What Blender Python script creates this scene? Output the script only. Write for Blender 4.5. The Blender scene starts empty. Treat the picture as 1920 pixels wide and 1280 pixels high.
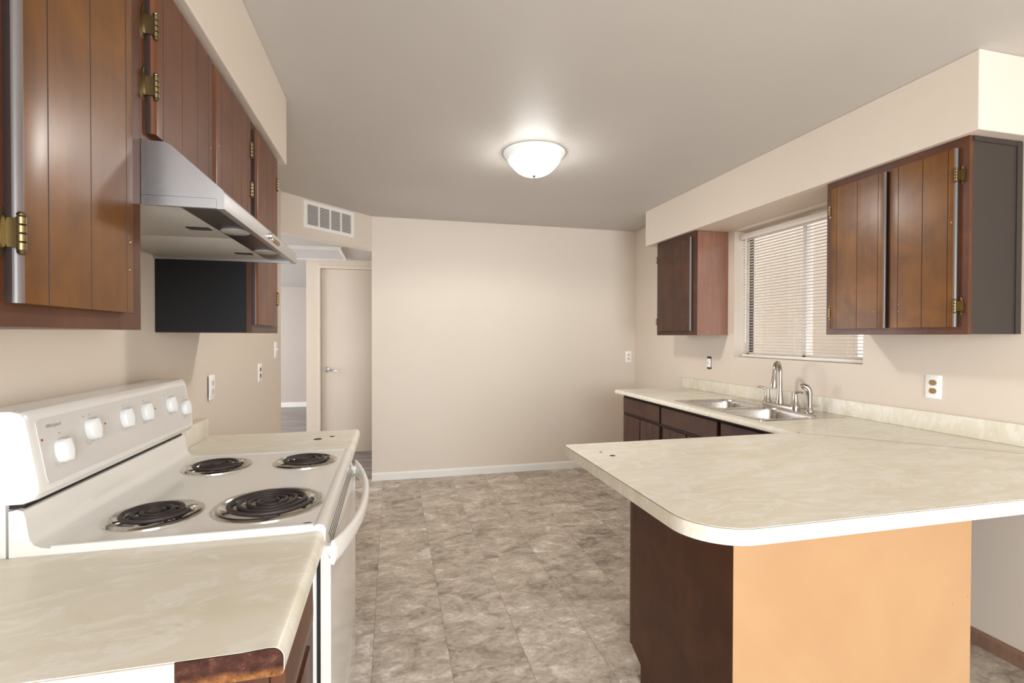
import bpy, bmesh, math, random
from mathutils import Vector, Matrix

random.seed(7)
S = bpy.context.scene
COL = S.collection

# ------------------------------------------------------------------ camera, world, lights, exposure
cam_d = bpy.data.cameras.new('camera')
cam_d.sensor_width = 36.0
cam_d.lens = 36.0 * 919.4 / 1920.0
cam_d.clip_start = 0.02
cam = bpy.data.objects.new('camera', cam_d)
COL.objects.link(cam)
YAW, PITCH, ROLL, CAMH = 0.2407, -0.0105, 0.0022, 1.3394
f_ = Vector((math.sin(YAW) * math.cos(PITCH), math.cos(YAW) * math.cos(PITCH), math.sin(PITCH)))
r_ = Vector((math.cos(YAW), -math.sin(YAW), 0))
u_ = r_.cross(f_)
r2 = r_ * math.cos(ROLL) + u_ * math.sin(ROLL)
u2 = -r_ * math.sin(ROLL) + u_ * math.cos(ROLL)
cam.matrix_world = Matrix(((r2.x, u2.x, -f_.x, 0), (r2.y, u2.y, -f_.y, 0), (r2.z, u2.z, -f_.z, CAMH), (0, 0, 0, 1)))
S.camera = cam

W = bpy.data.worlds.new('sky')
S.world = W
W.use_nodes = True
W.node_tree.nodes['Background'].inputs[0].default_value = (0.86, 0.93, 1.0, 1)
W.node_tree.nodes['Background'].inputs[1].default_value = 1.05


def area(name, loc, direction, sx, sy, energy, color):
    d = bpy.data.lights.new(name, 'AREA')
    d.shape = 'RECTANGLE'
    d.size, d.size_y, d.energy, d.color = sx, sy, energy, color
    o = bpy.data.objects.new(name, d)
    COL.objects.link(o)
    o.location = loc
    o.rotation_euler = Vector(direction).to_track_quat('-Z', 'Y').to_euler()
    return o


# daylight entering through the wide patio opening behind the camera
area('patio_daylight', (0.6, -2.7, 1.25), (0.05, 1, 0), 2.6, 2.2, 57, (0.87, 0.94, 1.0))
# added unseen fill for the hall door, then daylight in the room beyond
area('hall_fill', (-3.4, 5.0, 1.3), (1, 0.28, 0), 1.6, 1.6, 20, (0.94, 0.96, 1.0))
area('far_room_window_light', (-4.7, 8.0, 1.3), (1, 0.05, -0.05), 2.0, 1.5, 30, (0.95, 0.97, 1.0))
S.view_settings.view_transform = 'Standard'
S.view_settings.look = 'None'
S.view_settings.exposure = 1.66
S.view_settings.gamma = 1.0
S.view_settings.use_curve_mapping = False
S.cycles.use_denoising = True
S.cycles.max_bounces = 10
S.cycles.diffuse_bounces = 6
S.cycles.sample_clamp_indirect = 6.0

# ------------------------------------------------------------------ materials


def srgb(r, g, b):
    def k(v):
        v /= 255.0
        return v / 12.92 if v <= 0.04045 else ((v + 0.055) / 1.055) ** 2.4
    return (k(r), k(g), k(b), 1.0)


class NT:
    def __init__(self, name):
        self.m = bpy.data.materials.new(name)
        self.m.use_nodes = True
        self.t = self.m.node_tree
        self.b = self.t.nodes['Principled BSDF']

    def n(self, kind, **kw):
        nd = self.t.nodes.new(kind)
        for k, v in kw.items():
            if k.startswith('i_'):
                key = k[2:]
                key = int(key) if key.isdigit() else key.replace('_', ' ')
                nd.inputs[key].default_value = v
            else:
                setattr(nd, k, v)
        return nd

    def l(self, a, b):
        self.t.links.new(a, b)

    def math(self, op, a, b=None, c=None):
        nd = self.n('ShaderNodeMath', operation=op)
        for i, v in enumerate((a, b, c)):
            if v is None:
                continue
            if isinstance(v, (int, float)):
                nd.inputs[i].default_value = v
            else:
                self.l(v, nd.inputs[i])
        return nd.outputs[0]

    def mix(self, fac, a, b, mode='MIX'):
        nd = self.n('ShaderNodeMix', data_type='RGBA', blend_type=mode)
        for i, v in ((0, fac), (6, a), (7, b)):
            if isinstance(v, (int, float)):
                nd.inputs[i].default_value = v
            elif isinstance(v, tuple):
                nd.inputs[i].default_value = v
            else:
                self.l(v, nd.inputs[i])
        return nd.outputs[2]

    def ramp(self, fac, stops):
        nd = self.n('ShaderNodeValToRGB')
        e = nd.color_ramp.elements
        while len(e) < len(stops):
            e.new(0.5)
        for i, (p, c) in enumerate(stops):
            e[i].position = p
            e[i].color = c
        self.l(fac, nd.inputs[0])
        return nd.outputs[0]

    def coords(self, scale=(1, 1, 1), rnd=0.0, kind='Object'):
        tc = self.n('ShaderNodeTexCoord')
        mp = self.n('ShaderNodeMapping')
        mp.inputs['Scale'].default_value = scale
        self.l(tc.outputs[kind], mp.inputs[0])
        if rnd:
            oi = self.n('ShaderNodeObjectInfo')
            va = self.n('ShaderNodeVectorMath', operation='SCALE')
            va.inputs[0].default_value = (7.3, 5.1, 3.7)
            self.l(self.math('MULTIPLY', oi.outputs['Random'], rnd), va.inputs['Scale'])
            self.l(va.outputs[0], mp.inputs['Location'])
        return mp.outputs[0]

    def noise(self, vec, scale, detail=4, rough=0.55, dist=0.0):
        nd = self.n('ShaderNodeTexNoise')
        nd.inputs['Scale'].default_value = scale
        nd.inputs['Detail'].default_value = detail
        nd.inputs['Roughness'].default_value = rough
        nd.inputs['Distortion'].default_value = dist
        self.l(vec, nd.inputs['Vector'])
        return nd.outputs['Fac']

    def bump(self, h, strength=0.2, dist=0.01):
        nd = self.n('ShaderNodeBump')
        nd.inputs['Strength'].default_value = strength
        nd.inputs['Distance'].default_value = dist
        self.l(h, nd.inputs['Height'])
        self.l(nd.outputs[0], self.b.inputs['Normal'])

    def set(self, color=None, rough=None, metal=None, spec=None, coat=None):
        b = self.b
        if color is not None:
            if isinstance(color, tuple):
                b.inputs['Base Color'].default_value = color
            else:
                self.l(color, b.inputs['Base Color'])
        if rough is not None:
            if isinstance(rough, (int, float)):
                b.inputs['Roughness'].default_value = rough
            else:
                self.l(rough, b.inputs['Roughness'])
        if metal is not None:
            b.inputs['Metallic'].default_value = metal
        if spec is not None:
            b.inputs['Specular IOR Level'].default_value = spec
        if coat is not None:
            b.inputs['Coat Weight'].default_value = coat
            b.inputs['Coat Roughness'].default_value = 0.2
        return self.m


def mat_paint(name, col, rough=0.5, spec=0.35, bump=0.08, scale=70):
    t = NT(name)
    v = t.coords()
    c = t.mix(t.noise(v, 1.3, 3), col, tuple(x * 0.93 for x in col[:3]) + (1,))
    t.set(c, rough, spec=spec)
    t.bump(t.noise(v, scale, 3), bump, 0.004)
    return t.m


def mat_wood(name, dark, mid, light, rough=0.5, grain=1.0, spec=0.2, blotch=0.7, coat=0.3, coat_rough=0.24):
    t = NT(name)
    v = t.coords((1, 1, 1), 3.0)
    v2 = t.coords((11, 11, 0.9), 3.0)
    g = t.noise(v2, 3.0 * grain, 5, 0.6, 0.5)
    b = t.noise(v, 4.5, 4, 0.55, 0.9)
    f = t.math('ADD', t.math('MULTIPLY', g, 1.0 - blotch), t.math('MULTIPLY', b, blotch))
    c = t.ramp(f, [(0.30, dark), (0.5, mid), (0.70, light)])
    t.set(c, rough, spec=spec, coat=coat)
    t.b.inputs['Coat Roughness'].default_value = coat_rough
    t.bump(g, 0.03, 0.002)
    return t.m


def mat_plain(name, col, rough=0.4, metal=0.0, spec=0.5, coat=None, var=0.0):
    t = NT(name)
    if var:
        v = t.coords()
        col2 = tuple(x * (1 - var) for x in col[:3]) + (1,)
        t.set(t.mix(t.noise(v, 6.0, 4), col, col2), rough, metal, spec, coat)
    else:
        t.set(col, rough, metal, spec, coat)
    return t.m


def mat_brushed(name, col, rough, axis_scale):
    t = NT(name)
    v = t.coords(axis_scale)
    g = t.noise(v, 14, 3)
    t.set(t.mix(g, col, tuple(x * 0.93 for x in col[:3]) + (1,)), t.math('ADD', t.math('MULTIPLY', g, 0.06), rough - 0.03), 1.0)
    return t.m


def mat_laminate(name):
    t = NT(name)
    v = t.coords((1.0, 2.2, 1.0))
    base = t.noise(v, 2.2, 5, 0.6, 1.2)
    sw = t.noise(v, 4.5, 6, 0.62, 2.6)
    c = t.ramp(base, [(0.3, srgb(214, 206, 184)), (0.5, srgb(223, 216, 198)), (0.72, srgb(228, 223, 209))])
    vein = t.ramp(sw, [(0.50, (0, 0, 0, 1)), (0.58, (0.5, 0.5, 0.5, 1)), (0.61, (0.12, 0.12, 0.12, 1)), (0.70, (0.75, 0.75, 0.75, 1))])
    c = t.mix(vein, c, srgb(240, 238, 232))
    dk = t.ramp(t.noise(v, 9, 5, 0.6, 1.8), [(0.60, (0, 0, 0, 1)), (0.72, (0.35, 0.35, 0.35, 1))])
    c = t.mix(dk, c, srgb(198, 184, 150))
    t.set(c, 0.33, spec=0.45)
    return t.m


def mat_vinyl():
    t = NT('vinyl_tile')
    g = t.n('ShaderNodeNewGeometry')
    sp = t.n('ShaderNodeSeparateXYZ')
    t.l(g.outputs['Position'], sp.inputs[0])
    X, Y = sp.outputs[0], sp.outputs[1]
    cx = t.math('DIVIDE', t.math('ADD', X, 0.077), 0.3115)
    col = t.math('FLOOR', cx)
    fx = t.math('SUBTRACT', cx, col)
    c3 = t.math('FLOORED_MODULO', col, 3.0)
    is1 = t.math('COMPARE', c3, 1.0, 0.1)
    off = t.math('SUBTRACT', 0.45, t.math('MULTIPLY', is1, 0.345))
    ry = t.math('DIVIDE', t.math('SUBTRACT', Y, off), 0.61)
    row = t.math('FLOOR', ry)
    fy = t.math('SUBTRACT', ry, row)
    ex = t.math('MULTIPLY', t.math('MINIMUM', fx, t.math('SUBTRACT', 1.0, fx)), 0.3115)
    ey = t.math('MULTIPLY', t.math('MINIMUM', fy, t.math('SUBTRACT', 1.0, fy)), 0.61)
    e = t.math('MINIMUM', ex, ey)
    line = t.math('LESS_THAN', e, 0.0013)
    cb = t.n('ShaderNodeCombineXYZ')
    t.l(col, cb.inputs[0])
    t.l(row, cb.inputs[1])
    wn = t.n('ShaderNodeTexWhiteNoise', noise_dimensions='2D')
    t.l(cb.outputs[0], wn.inputs['Vector'])
    sc = t.n('ShaderNodeVectorMath', operation='SCALE')
    t.l(wn.outputs['Color'], sc.inputs[0])
    sc.inputs['Scale'].default_value = 9.0
    ad = t.n('ShaderNodeVectorMath', operation='ADD')
    t.l(g.outputs['Position'], ad.inputs[0])
    t.l(sc.outputs[0], ad.inputs[1])
    mp = t.n('ShaderNodeMapping')
    mp.inputs['Scale'].default_value = (1.0, 1.5, 1.0)
    t.l(ad.outputs[0], mp.inputs[0])
    v = mp.outputs[0]
    a = t.noise(v, 4.5, 8, 0.62, 1.0)
    b = t.noise(v, 13, 8, 0.68, 1.6)
    f = t.math('ADD', t.math('MULTIPLY', a, 0.55), t.math('MULTIPLY', b, 0.45))
    f = t.math('ADD', f, t.math('MULTIPLY', t.math('SUBTRACT', wn.outputs['Value'], 0.5), 0.07))
    c = t.ramp(f, [(0.36, srgb(128, 115, 102)), (0.47, srgb(172, 158, 142)), (0.55, srgb(192, 178, 163)), (0.66, srgb(230, 220, 208))])
    crack = t.ramp(t.noise(v, 7.0, 7, 0.6, 3.0), [(0.485, (0, 0, 0, 1)), (0.5, (0.5, 0.5, 0.5, 1)), (0.515, (0, 0, 0, 1))])
    c = t.mix(crack, c, srgb(94, 84, 76))
    c = t.mix(t.math('MULTIPLY', line, 0.5), c, srgb(70, 62, 56))
    t.set(c, 0.42, spec=0.35)
    t.bump(b, 0.08, 0.004)
    return t.m


def mat_plank():
    t = NT('grey_plank')
    v = t.coords((1.0, 9.0, 1))
    a = t.noise(v, 1.6, 6, 0.6, 0.8)
    c = t.ramp(a, [(0.3, srgb(96, 88, 84)), (0.5, srgb(134, 126, 122)), (0.7, srgb(178, 170, 164))])
    t.set(c, 0.35, spec=0.4)
    return t.m


M = {}
M['wall'] = mat_paint('beige_wall_paint', srgb(222, 209, 194))
M['ceiling'] = mat_paint('ceiling_paint', srgb(202, 197, 191), 0.5, 0.25, 0.1, 55)
M['hall_wall'] = mat_paint('hall_wall_paint', srgb(224, 210, 193))
M['grey_wall'] = mat_paint('far_room_wall_paint', srgb(190, 178, 168))
M['white_trim'] = mat_paint('white_trim_paint', srgb(236, 233, 226), 0.35)
M['door_paint'] = mat_paint('door_paint', srgb(224, 210, 194), 0.4, 0.4, 0.03)
M['floor'] = mat_vinyl()
M['plank'] = mat_plank()
M['door_wood'] = mat_wood('stained_door_wood', srgb(84, 48, 7), srgb(108, 65, 12), srgb(128, 80, 20))
M['door_wood_red'] = mat_wood('reddish_door_wood', srgb(84, 45, 24), srgb(98, 55, 29), srgb(111, 65, 36))
M['frame_wood'] = mat_wood('dark_frame_wood', srgb(74, 42, 25), srgb(88, 51, 31), srgb(100, 60, 36))
M['dark_wood'] = mat_wood('dark_brown_wood', srgb(58, 34, 23), srgb(70, 42, 28), srgb(82, 50, 33))
M['small_side'] = mat_wood('reddish_laminate_panel', srgb(124, 84, 66), srgb(138, 96, 77), srgb(150, 108, 88), 0.45, blotch=0.4, coat=0.6, coat_rough=0.2)
M['groove'] = mat_plain('groove_shadow_stain', srgb(38, 22, 14), 0.6)
M['black_panel'] = mat_plain('black_painted_panel', srgb(20, 18, 18), 0.5, spec=0.25, var=0.4)
M['grey_panel'] = mat_plain('dark_grey_panel', srgb(62, 54, 49), 0.5, spec=0.3, var=0.12)
M['end_panel'] = mat_wood('dark_end_panel', srgb(64, 36, 22), srgb(76, 44, 27), srgb(88, 54, 33), 0.5, blotch=0.7)
M['lam'] = mat_laminate('cream_laminate')
M['lam_dark'] = mat_plain('laminate_edge_line', srgb(92, 74, 52), 0.6)


def mat_chip():
    t = NT('raw_particle_board')
    v = t.coords()
    tc = t.n('ShaderNodeTexCoord')
    sp = t.n('ShaderNodeSeparateXYZ')
    t.l(tc.outputs['Object'], sp.inputs[0])
    g = t.noise(v, 60, 6, 0.7)
    z = t.math('ADD', sp.outputs[2], t.math('MULTIPLY', t.math('SUBTRACT', t.noise(v, 25, 4), 0.5), 0.022))
    k = t.ramp(t.math('MULTIPLY', z, 25.0), [(0.06, (1, 1, 1, 1)), (0.34, (0, 0, 0, 1))])
    dark = t.ramp(g, [(0.35, srgb(48, 28, 23)), (0.55, srgb(74, 44, 35)), (0.72, srgb(106, 74, 60))])
    lite = t.ramp(g, [(0.35, srgb(84, 48, 28)), (0.65, srgb(160, 108, 64))])
    t.set(t.mix(k, dark, lite), 0.8, spec=0.15)
    t.bump(g, 0.5, 0.01)
    return t.m


M['chip'] = mat_chip()
M['hole'] = mat_plain('dark_hole', srgb(60, 44, 34), 0.8)
M['steel_y'] = mat_brushed('brushed_steel', srgb(208, 204, 200), 0.27, (1, 4, 4))
M['hood_steel'] = mat_brushed('hood_steel', srgb(184, 180, 178), 0.34, (3, 14, 14))
M['hood_dark'] = mat_brushed('dark_steel_strip', srgb(110, 104, 100), 0.30, (12, 1, 1))
M['lens'] = mat_plain('dull_lamp_lens', srgb(150, 146, 140), 0.4)
M['filter'] = mat_plain('hood_filter_panel', srgb(172, 168, 160), 0.5, var=0.06)
M['nickel'] = mat_plain('brushed_nickel', srgb(186, 178, 168), 0.24, 1.0)
M['chrome'] = mat_plain('chrome', srgb(215, 215, 215), 0.10, 1.0)
M['brass'] = mat_plain('antique_brass', srgb(134, 118, 86), 0.36, 1.0)
M['edge'] = mat_plain('edge_sheen_grey', srgb(102, 93, 89), 0.35, 0.0, 0.5, 0.4)  # grey paints in the light reflected by the near door edges
M['bronze'] = mat_plain('aged_brass', srgb(120, 96, 62), 0.35, 1.0)
M['enamel'] = mat_plain('white_enamel', srgb(224, 220, 213), 0.12, 0.0, 0.5, 0.3)
M['enamel_grey'] = mat_plain('pale_grey_panel', srgb(206, 201, 195), 0.3)
M['knob_white'] = mat_plain('white_plastic', srgb(216, 214, 210), 0.3)
M['black'] = mat_plain('black_gap', srgb(14, 13, 13), 0.6)
M['coil'] = mat_plain('burner_coil_metal', srgb(58, 50, 47), 0.5, 0.3)
M['pan'] = mat_plain('chrome_drip_pan', srgb(205, 202, 196), 0.12, 1.0)
M['print'] = mat_plain('grey_print', srgb(138, 130, 126), 0.5)
M['red'] = mat_plain('red_print', srgb(150, 40, 44), 0.5)
M['plate'] = mat_plain('white_wall_plate', srgb(244, 242, 238), 0.3)
M['ivory'] = mat_plain('ivory_receptacle', srgb(222, 210, 190), 0.35)
M['brown_rec'] = mat_plain('brown_receptacle', srgb(150, 116, 70), 0.35)
M['taupe_rec'] = mat_plain('taupe_receptacle', srgb(120, 104, 84), 0.4)
M['blind'] = mat_plain('white_blind_vinyl', srgb(236, 230, 222), 0.4)
M['alu'] = mat_plain('white_window_frame', srgb(232, 230, 226), 0.35)
M['dark_frame'] = mat_plain('dark_weatherstrip', srgb(70, 64, 60), 0.5)
M['cord'] = mat_plain('blind_cord', srgb(238, 232, 222), 0.7)
M['louver'] = mat_plain('grille_white', srgb(240, 236, 230), 0.4)
M['louver_dark'] = mat_plain('grille_dark_interior', srgb(70, 62, 54), 0.7)
M['panel_grey'] = mat_plain('pale_panel', srgb(206, 204, 202), 0.5, var=0.05)
M['base_wood'] = mat_wood('wood_baseboard', srgb(112, 84, 66), srgb(136, 106, 86), srgb(152, 122, 102), 0.5, coat=0.1)
M['stucco'] = mat_paint('outdoor_stucco', srgb(218, 204, 188), 0.8, 0.2)
M['post_white'] = mat_paint('white_post_paint', srgb(250, 250, 248), 0.5)


def mat_orange():
    t = NT('orange_tan_plywood')
    v = t.coords((1, 1, 1))
    c = t.ramp(t.noise(v, 2.0, 4, 0.5, 0.6), [(0.35, srgb(174, 135, 97)), (0.6, srgb(181, 144, 104)), (0.75, srgb(181, 140, 108))])
    tc = t.n('ShaderNodeTexCoord')
    sp = t.n('ShaderNodeSeparateXYZ')
    t.l(tc.outputs['Object'], sp.inputs[0])
    # a patch of small dark chips low down near the right edge
    dx = t.math('SUBTRACT', sp.outputs[0], 0.39)
    dz = t.math('SUBTRACT', sp.outputs[2], 0.50)
    d = t.math('SQRT', t.math('ADD', t.math('MULTIPLY', dx, dx), t.math('MULTIPLY', dz, dz)))
    near = t.math('LESS_THAN', d, 0.06)
    spots = t.math('GREATER_THAN', t.noise(v, 95, 2, 0.5), 0.70)
    c = t.mix(t.math('MULTIPLY', near, spots), c, srgb(120, 74, 50))
    chips = t.math('GREATER_THAN', t.noise(v, 30, 2, 0.4), 0.82)
    c = t.mix(t.math('MULTIPLY', chips, 0.5), c, srgb(196, 140, 96))
    t.set(c, 0.5, spec=0.3)
    return t.m


M['orange'] = mat_orange()


def mat_glass(name):
    t = NT(name)
    out = t.t.nodes['Material Output']
    tr = t.n('ShaderNodeBsdfTransparent')
    gl = t.n('ShaderNodeBsdfGlossy')
    gl.inputs['Roughness'].default_value = 0.02
    mx = t.n('ShaderNodeMixShader')
    mx.inputs[0].default_value = 0.07
    t.l(tr.outputs[0], mx.inputs[1])
    t.l(gl.outputs[0], mx.inputs[2])
    t.l(mx.outputs[0], out.inputs[0])
    return t.m


M['glass'] = mat_glass('window_glass')


def mat_emit(name, col, strength):
    t = NT(name)
    t.set(col, 0.3)
    t.b.inputs['Emission Color'].default_value = col
    t.b.inputs['Emission Strength'].default_value = strength
    return t.m


M['ring'] = mat_emit('softly_lit_white_ring', (0.93, 0.97, 0.96, 1), 0.05)
M['dome'] = mat_emit('lit_frosted_glass', (1.0, 0.985, 0.95, 1), 11.0)

# ------------------------------------------------------------------ mesh helpers


class MB:
    def __init__(self):
        self.bm = bmesh.new()
        self.mi = 0

    def _fin(self, faces):
        for f in faces:
            f.material_index = self.mi
        return faces

    def box(self, x0, x1, y0, y1, z0, z1, bev=0.0, seg=2, mat=None):
        bm = self.bm
        vs = [bm.verts.new((x, y, z)) for x in (x0, x1) for y in (y0, y1) for z in (z0, z1)]
        idx = ((0, 1, 3, 2), (4, 6, 7, 5), (0, 4, 5, 1), (2, 3, 7, 6), (0, 2, 6, 4), (1, 5, 7, 3))
        fs = [bm.faces.new([vs[i] for i in q]) for q in idx]
        self._fin(fs)
        if bev > 0:
            es = list({e for f in fs for e in f.edges})
            bmesh.ops.bevel(bm, geom=es, offset=bev, segments=seg, profile=0.5, affect='EDGES')
        if mat is not None:
            new = set(vs)
            bmesh.ops.transform(bm, matrix=mat, verts=[v for v in vs if v.is_valid])
        return self

    def prism(self, pts, axis, a0, a1, caps=True, mats=None):
        """pts: 2-D outline; axis the extrusion axis. x: pts=(y,z); y: pts=(x,z); z: pts=(x,y)."""
        def P(p, a):
            return {'x': (a, p[0], p[1]), 'y': (p[0], a, p[1]), 'z': (p[0], p[1], a)}[axis]
        bm = self.bm
        A = [bm.verts.new(P(p, a0)) for p in pts]
        B = [bm.verts.new(P(p, a1)) for p in pts]
        n = len(pts)
        for i in range(n):
            f = bm.faces.new((A[i], A[(i + 1) % n], B[(i + 1) % n], B[i]))
            f.material_index = mats[i] if mats else self.mi
        if caps:
            for L in (A, B):
                f = bm.faces.new(L)
                f.material_index = self.mi
        return self

    def quad(self, *p):
        f = self.bm.faces.new([self.bm.verts.new(q) for q in p])
        f.material_index = self.mi
        return self

    def rings(self, rings, cap0=True, cap1=True, closed=True):
        bm = self.bm
        R = [[bm.verts.new(p) for p in r] for r in rings]
        for a, b in zip(R, R[1:]):
            n = len(a)
            for i in range(n if closed else n - 1):
                f = bm.faces.new((a[i], a[(i + 1) % n], b[(i + 1) % n], b[i]))
                f.material_index = self.mi
        if cap0:
            self._fin([bm.faces.new(R[0])])
        if cap1:
            self._fin([bm.faces.new(R[-1])])
        return self

    def lathe(self, prof, c, axis=(0, 0, 1), seg=32, cap0=True, cap1=True, sy=1.0):
        """prof: (radius, height) list along axis from centre c."""
        w = Vector(axis).normalized()
        t = Vector((0, 0, 1)) if abs(w.z) < 0.9 else Vector((1, 0, 0))
        u = t.cross(w).normalized()
        v = w.cross(u)
        c = Vector(c)
        rs = []
        for r, h in prof:
            rs.append([c + w * h + (u * math.cos(k) + v * math.sin(k) * sy) * max(r, 1e-5) for k in (2 * math.pi * i / seg for i in range(seg))])
        return self.rings(rs, cap0, cap1)

    def tube(self, path, rad, seg=12, flat=None, up=None):
        path = [Vector(p) for p in path]
        n = len(path)
        rad = rad if isinstance(rad, (list, tuple)) else [rad] * n
        T = []
        for i in range(n):
            a, b = path[max(i - 1, 0)], path[min(i + 1, n - 1)]
            T.append((b - a).normalized())
        nrm = Vector(up) if up else (Vector((0, 0, 1)) if abs(T[0].z) < 0.9 else Vector((1, 0, 0)))
        rs = []
        for i in range(n):
            nrm = (nrm - T[i] * nrm.dot(T[i])).normalized()
            bn = T[i].cross(nrm)
            k = flat if flat else 1.0
            rs.append([path[i] + (nrm * math.cos(a) + bn * math.sin(a) * k) * rad[i] for a in (2 * math.pi * j / seg for j in range(seg))])
        return self.rings(rs)

    def build(self, name, mats, parent=None, smooth=True, angle=35, label=None):
        bm = self.bm
        bmesh.ops.recalc_face_normals(bm, faces=bm.faces[:])
        off = WL.get(parent.as_pointer(), Vector((0, 0, 0))) if parent else None
        if parent is None:
            lo = [min(v.co[i] for v in bm.verts) for i in range(3)]
            hi = [max(v.co[i] for v in bm.verts) for i in range(3)]
            off = Vector(((lo[0] + hi[0]) / 2, (lo[1] + hi[1]) / 2, lo[2]))
        bmesh.ops.translate(bm, vec=-off, verts=bm.verts[:])
        me = bpy.data.meshes.new(name)
        bm.to_mesh(me)
        bm.free()
        for m in (mats if isinstance(mats, (list, tuple)) else [mats]):
            me.materials.append(m)
        o = bpy.data.objects.new(name, me)
        COL.objects.link(o)
        if smooth:
            for p in me.polygons:
                p.use_smooth = True
            me.set_sharp_from_angle(angle=math.radians(angle))
        if parent is not None:
            o.parent = parent
            WL[o.as_pointer()] = off
        else:
            o.location = off
            WL[o.as_pointer()] = off
        if label:
            o['label'] = label
        return o


WL = {}


def thing(name, label, cat, loc, group=None):
    o = bpy.data.objects.new(name, None)
    o.empty_display_size = 0.05
    COL.objects.link(o)
    o.location = loc
    WL[o.as_pointer()] = Vector(loc)
    o['label'] = label
    o['category'] = cat
    if group:
        o['group'] = group
    return o


def struct(name, mb, mat, smooth=False):
    o = mb.build(name, mat, None, smooth)
    o['kind'] = 'structure'
    return o


def bx(*a, **k):
    return MB().box(*a, **k)


def fill_with_holes(mb, outer, holes, z):
    """flat face in the plane z with holes; loops are lists of (x, y)."""
    bm = mb.bm
    es = []
    for loop in [outer] + holes:
        vs = [bm.verts.new((p[0], p[1], z)) for p in loop]
        for i in range(len(vs)):
            es.append(bm.edges.new((vs[i], vs[(i + 1) % len(vs)])))
    r = bmesh.ops.triangle_fill(bm, use_beauty=True, use_dissolve=False, edges=es)
    for g in r['geom']:
        if isinstance(g, bmesh.types.BMFace):
            g.material_index = mb.mi


def rrect(x0, x1, y0, y1, r, seg=6):
    pts = []
    for cx, cy, a0 in ((x1 - r, y1 - r, 0), (x0 + r, y1 - r, 90), (x0 + r, y0 + r, 180), (x1 - r, y0 + r, 270)):
        for i in range(seg + 1):
            a = math.radians(a0 + 90 * i / seg)
            pts.append((cx + r * math.cos(a), cy + r * math.sin(a)))
    return pts


def circ(cx, cy, r, seg=40):
    return [(cx + r * math.cos(2 * math.pi * i / seg), cy + r * math.sin(2 * math.pi * i / seg)) for i in range(seg)]


# ------------------------------------------------------------------ room shell
CE = 2.44          # ceiling
SB = 2.134         # soffit underside
XL, XR, YF = -0.82, 2.486, 4.70
YB = -2.75

b = MB().box(-0.95, 2.62, YB, 4.76, -0.06, 0.0)
struct('floor', b, M['floor'])
b = MB().box(-5.0, 1.6, 4.76, 10.2, -0.06, 0.0)
b.box(-5.0, -0.95, 3.0, 4.76, -0.06, 0.0)
struct('floor_hall', b, M['plank'])
b = MB().prism([(-0.95, YB), (2.62, YB), (2.62, 4.82), (-0.12, 4.82), (-0.95, 3.99)], 'z', CE, CE + 0.06)
struct('ceiling', b, M['ceiling'])
struct('wall_left', bx(-0.93, XL, YB, 4.05, 0, CE), M['wall'])
struct('wall_far', bx(-0.178, 2.62, YF, YF + 0.11, 0, CE), M['wall'])
# right wall with the window opening
WY0, WY1, WZ0, WZ1 = 2.132, 3.165, 1.19, 2.12
b = MB()
b.box(XR, 2.64, YB, WY0, 0, CE)
b.box(XR, 2.64, WY1, YF, 0, CE)
b.box(XR, 2.64, WY0, WY1, 0, WZ0)
b.box(XR, 2.64, WY0, WY1, WZ1, CE)
struct('wall_right', b, M['wall'])
# wall behind the camera with the wide patio opening
b = MB()
b.box(XL, -0.72, YB - 0.1, YB, 0, CE)
b.box(2.42, XR, YB - 0.1, YB, 0, CE)
b.box(-0.72, 2.42, YB - 0.1, YB, 2.37, CE)
struct('wall_back', b, M['wall'])
# dropped soffits over the cabinets
struct('soffit_left', bx(XL, -0.474, YB, 2.475, SB, CE, bev=0.004), M['wall'])
struct('soffit_right', bx(2.175, XR, 1.40, 3.93, SB, CE, bev=0.004), M['wall'])
# diagonal header over the hallway opening
b = MB().prism([(-0.825, 4.055), (-0.178, 4.702), (-0.178, 4.812), (-0.255, 4.78), (-0.93, 4.105), (-0.93, 4.05), (-0.83, 4.05)], 'z', 2.138, CE)
struct('header_hall', b, M['wall'])
# hallway and the room beyond it
HC = 2.20
b = MB().prism([(-0.93, 4.105), (-0.255, 4.78), (1.4, 4.82), (1.4, 5.98), (-0.93, 5.98), (-5.0, 5.98), (-5.0, 3.9), (-0.93, 3.9)], 'z', HC, HC + 0.06)
struct('ceiling_hall', b, M['ceiling'])
struct('ceiling_far_room', bx(-5.0, 1.4, 5.98, 10.1, 2.26, 2.32), M['ceiling'])
DY = 5.86
b = MB()
b.box(-0.925, -0.80, DY, DY + 0.12, 0, 2.26)
b.box(0.02, 1.4, DY, DY + 0.12, 0, 2.26)
b.box(-0.80, 0.02, DY, DY + 0.12, 2.135, 2.26)
struct('wall_hall', b, M['hall_wall'])
struct('wall_hall_end', bx(1.3, 1.4, 4.82, DY, 0, HC), M['hall_wall'])
struct('wall_far_room', bx(-5.0, 1.4, 9.95, 10.05, 0, 2.26), M['grey_wall'])
struct('wall_far_room_side', bx(1.3, 1.4, DY + 0.12, 9.95, 0, 2.26), M['grey_wall'])
struct('wall_far_room_near', bx(-5.0, -0.93, 3.8, 3.9, 0, HC), M['grey_wall'])
struct('baseboard_far_room', bx(-5.0, 1.3, 9.935, 9.95, 0, 0.09, bev=0.003), M['white_trim'])
# baseboards
b = MB().prism([(4.70, 0), (4.685, 0), (4.685, 0.06), (4.690, 0.068), (4.70, 0.072)], 'x', -0.178, 2.486)
struct('baseboard_far', b, M['white_trim'])
b = MB().prism([(2.486, 0), (2.470, 0), (2.470, 0.052), (2.474, 0.062), (2.486, 0.066)], 'y', YB, 1.64)
struct('baseboard_right', b, M['base_wood'])
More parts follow.
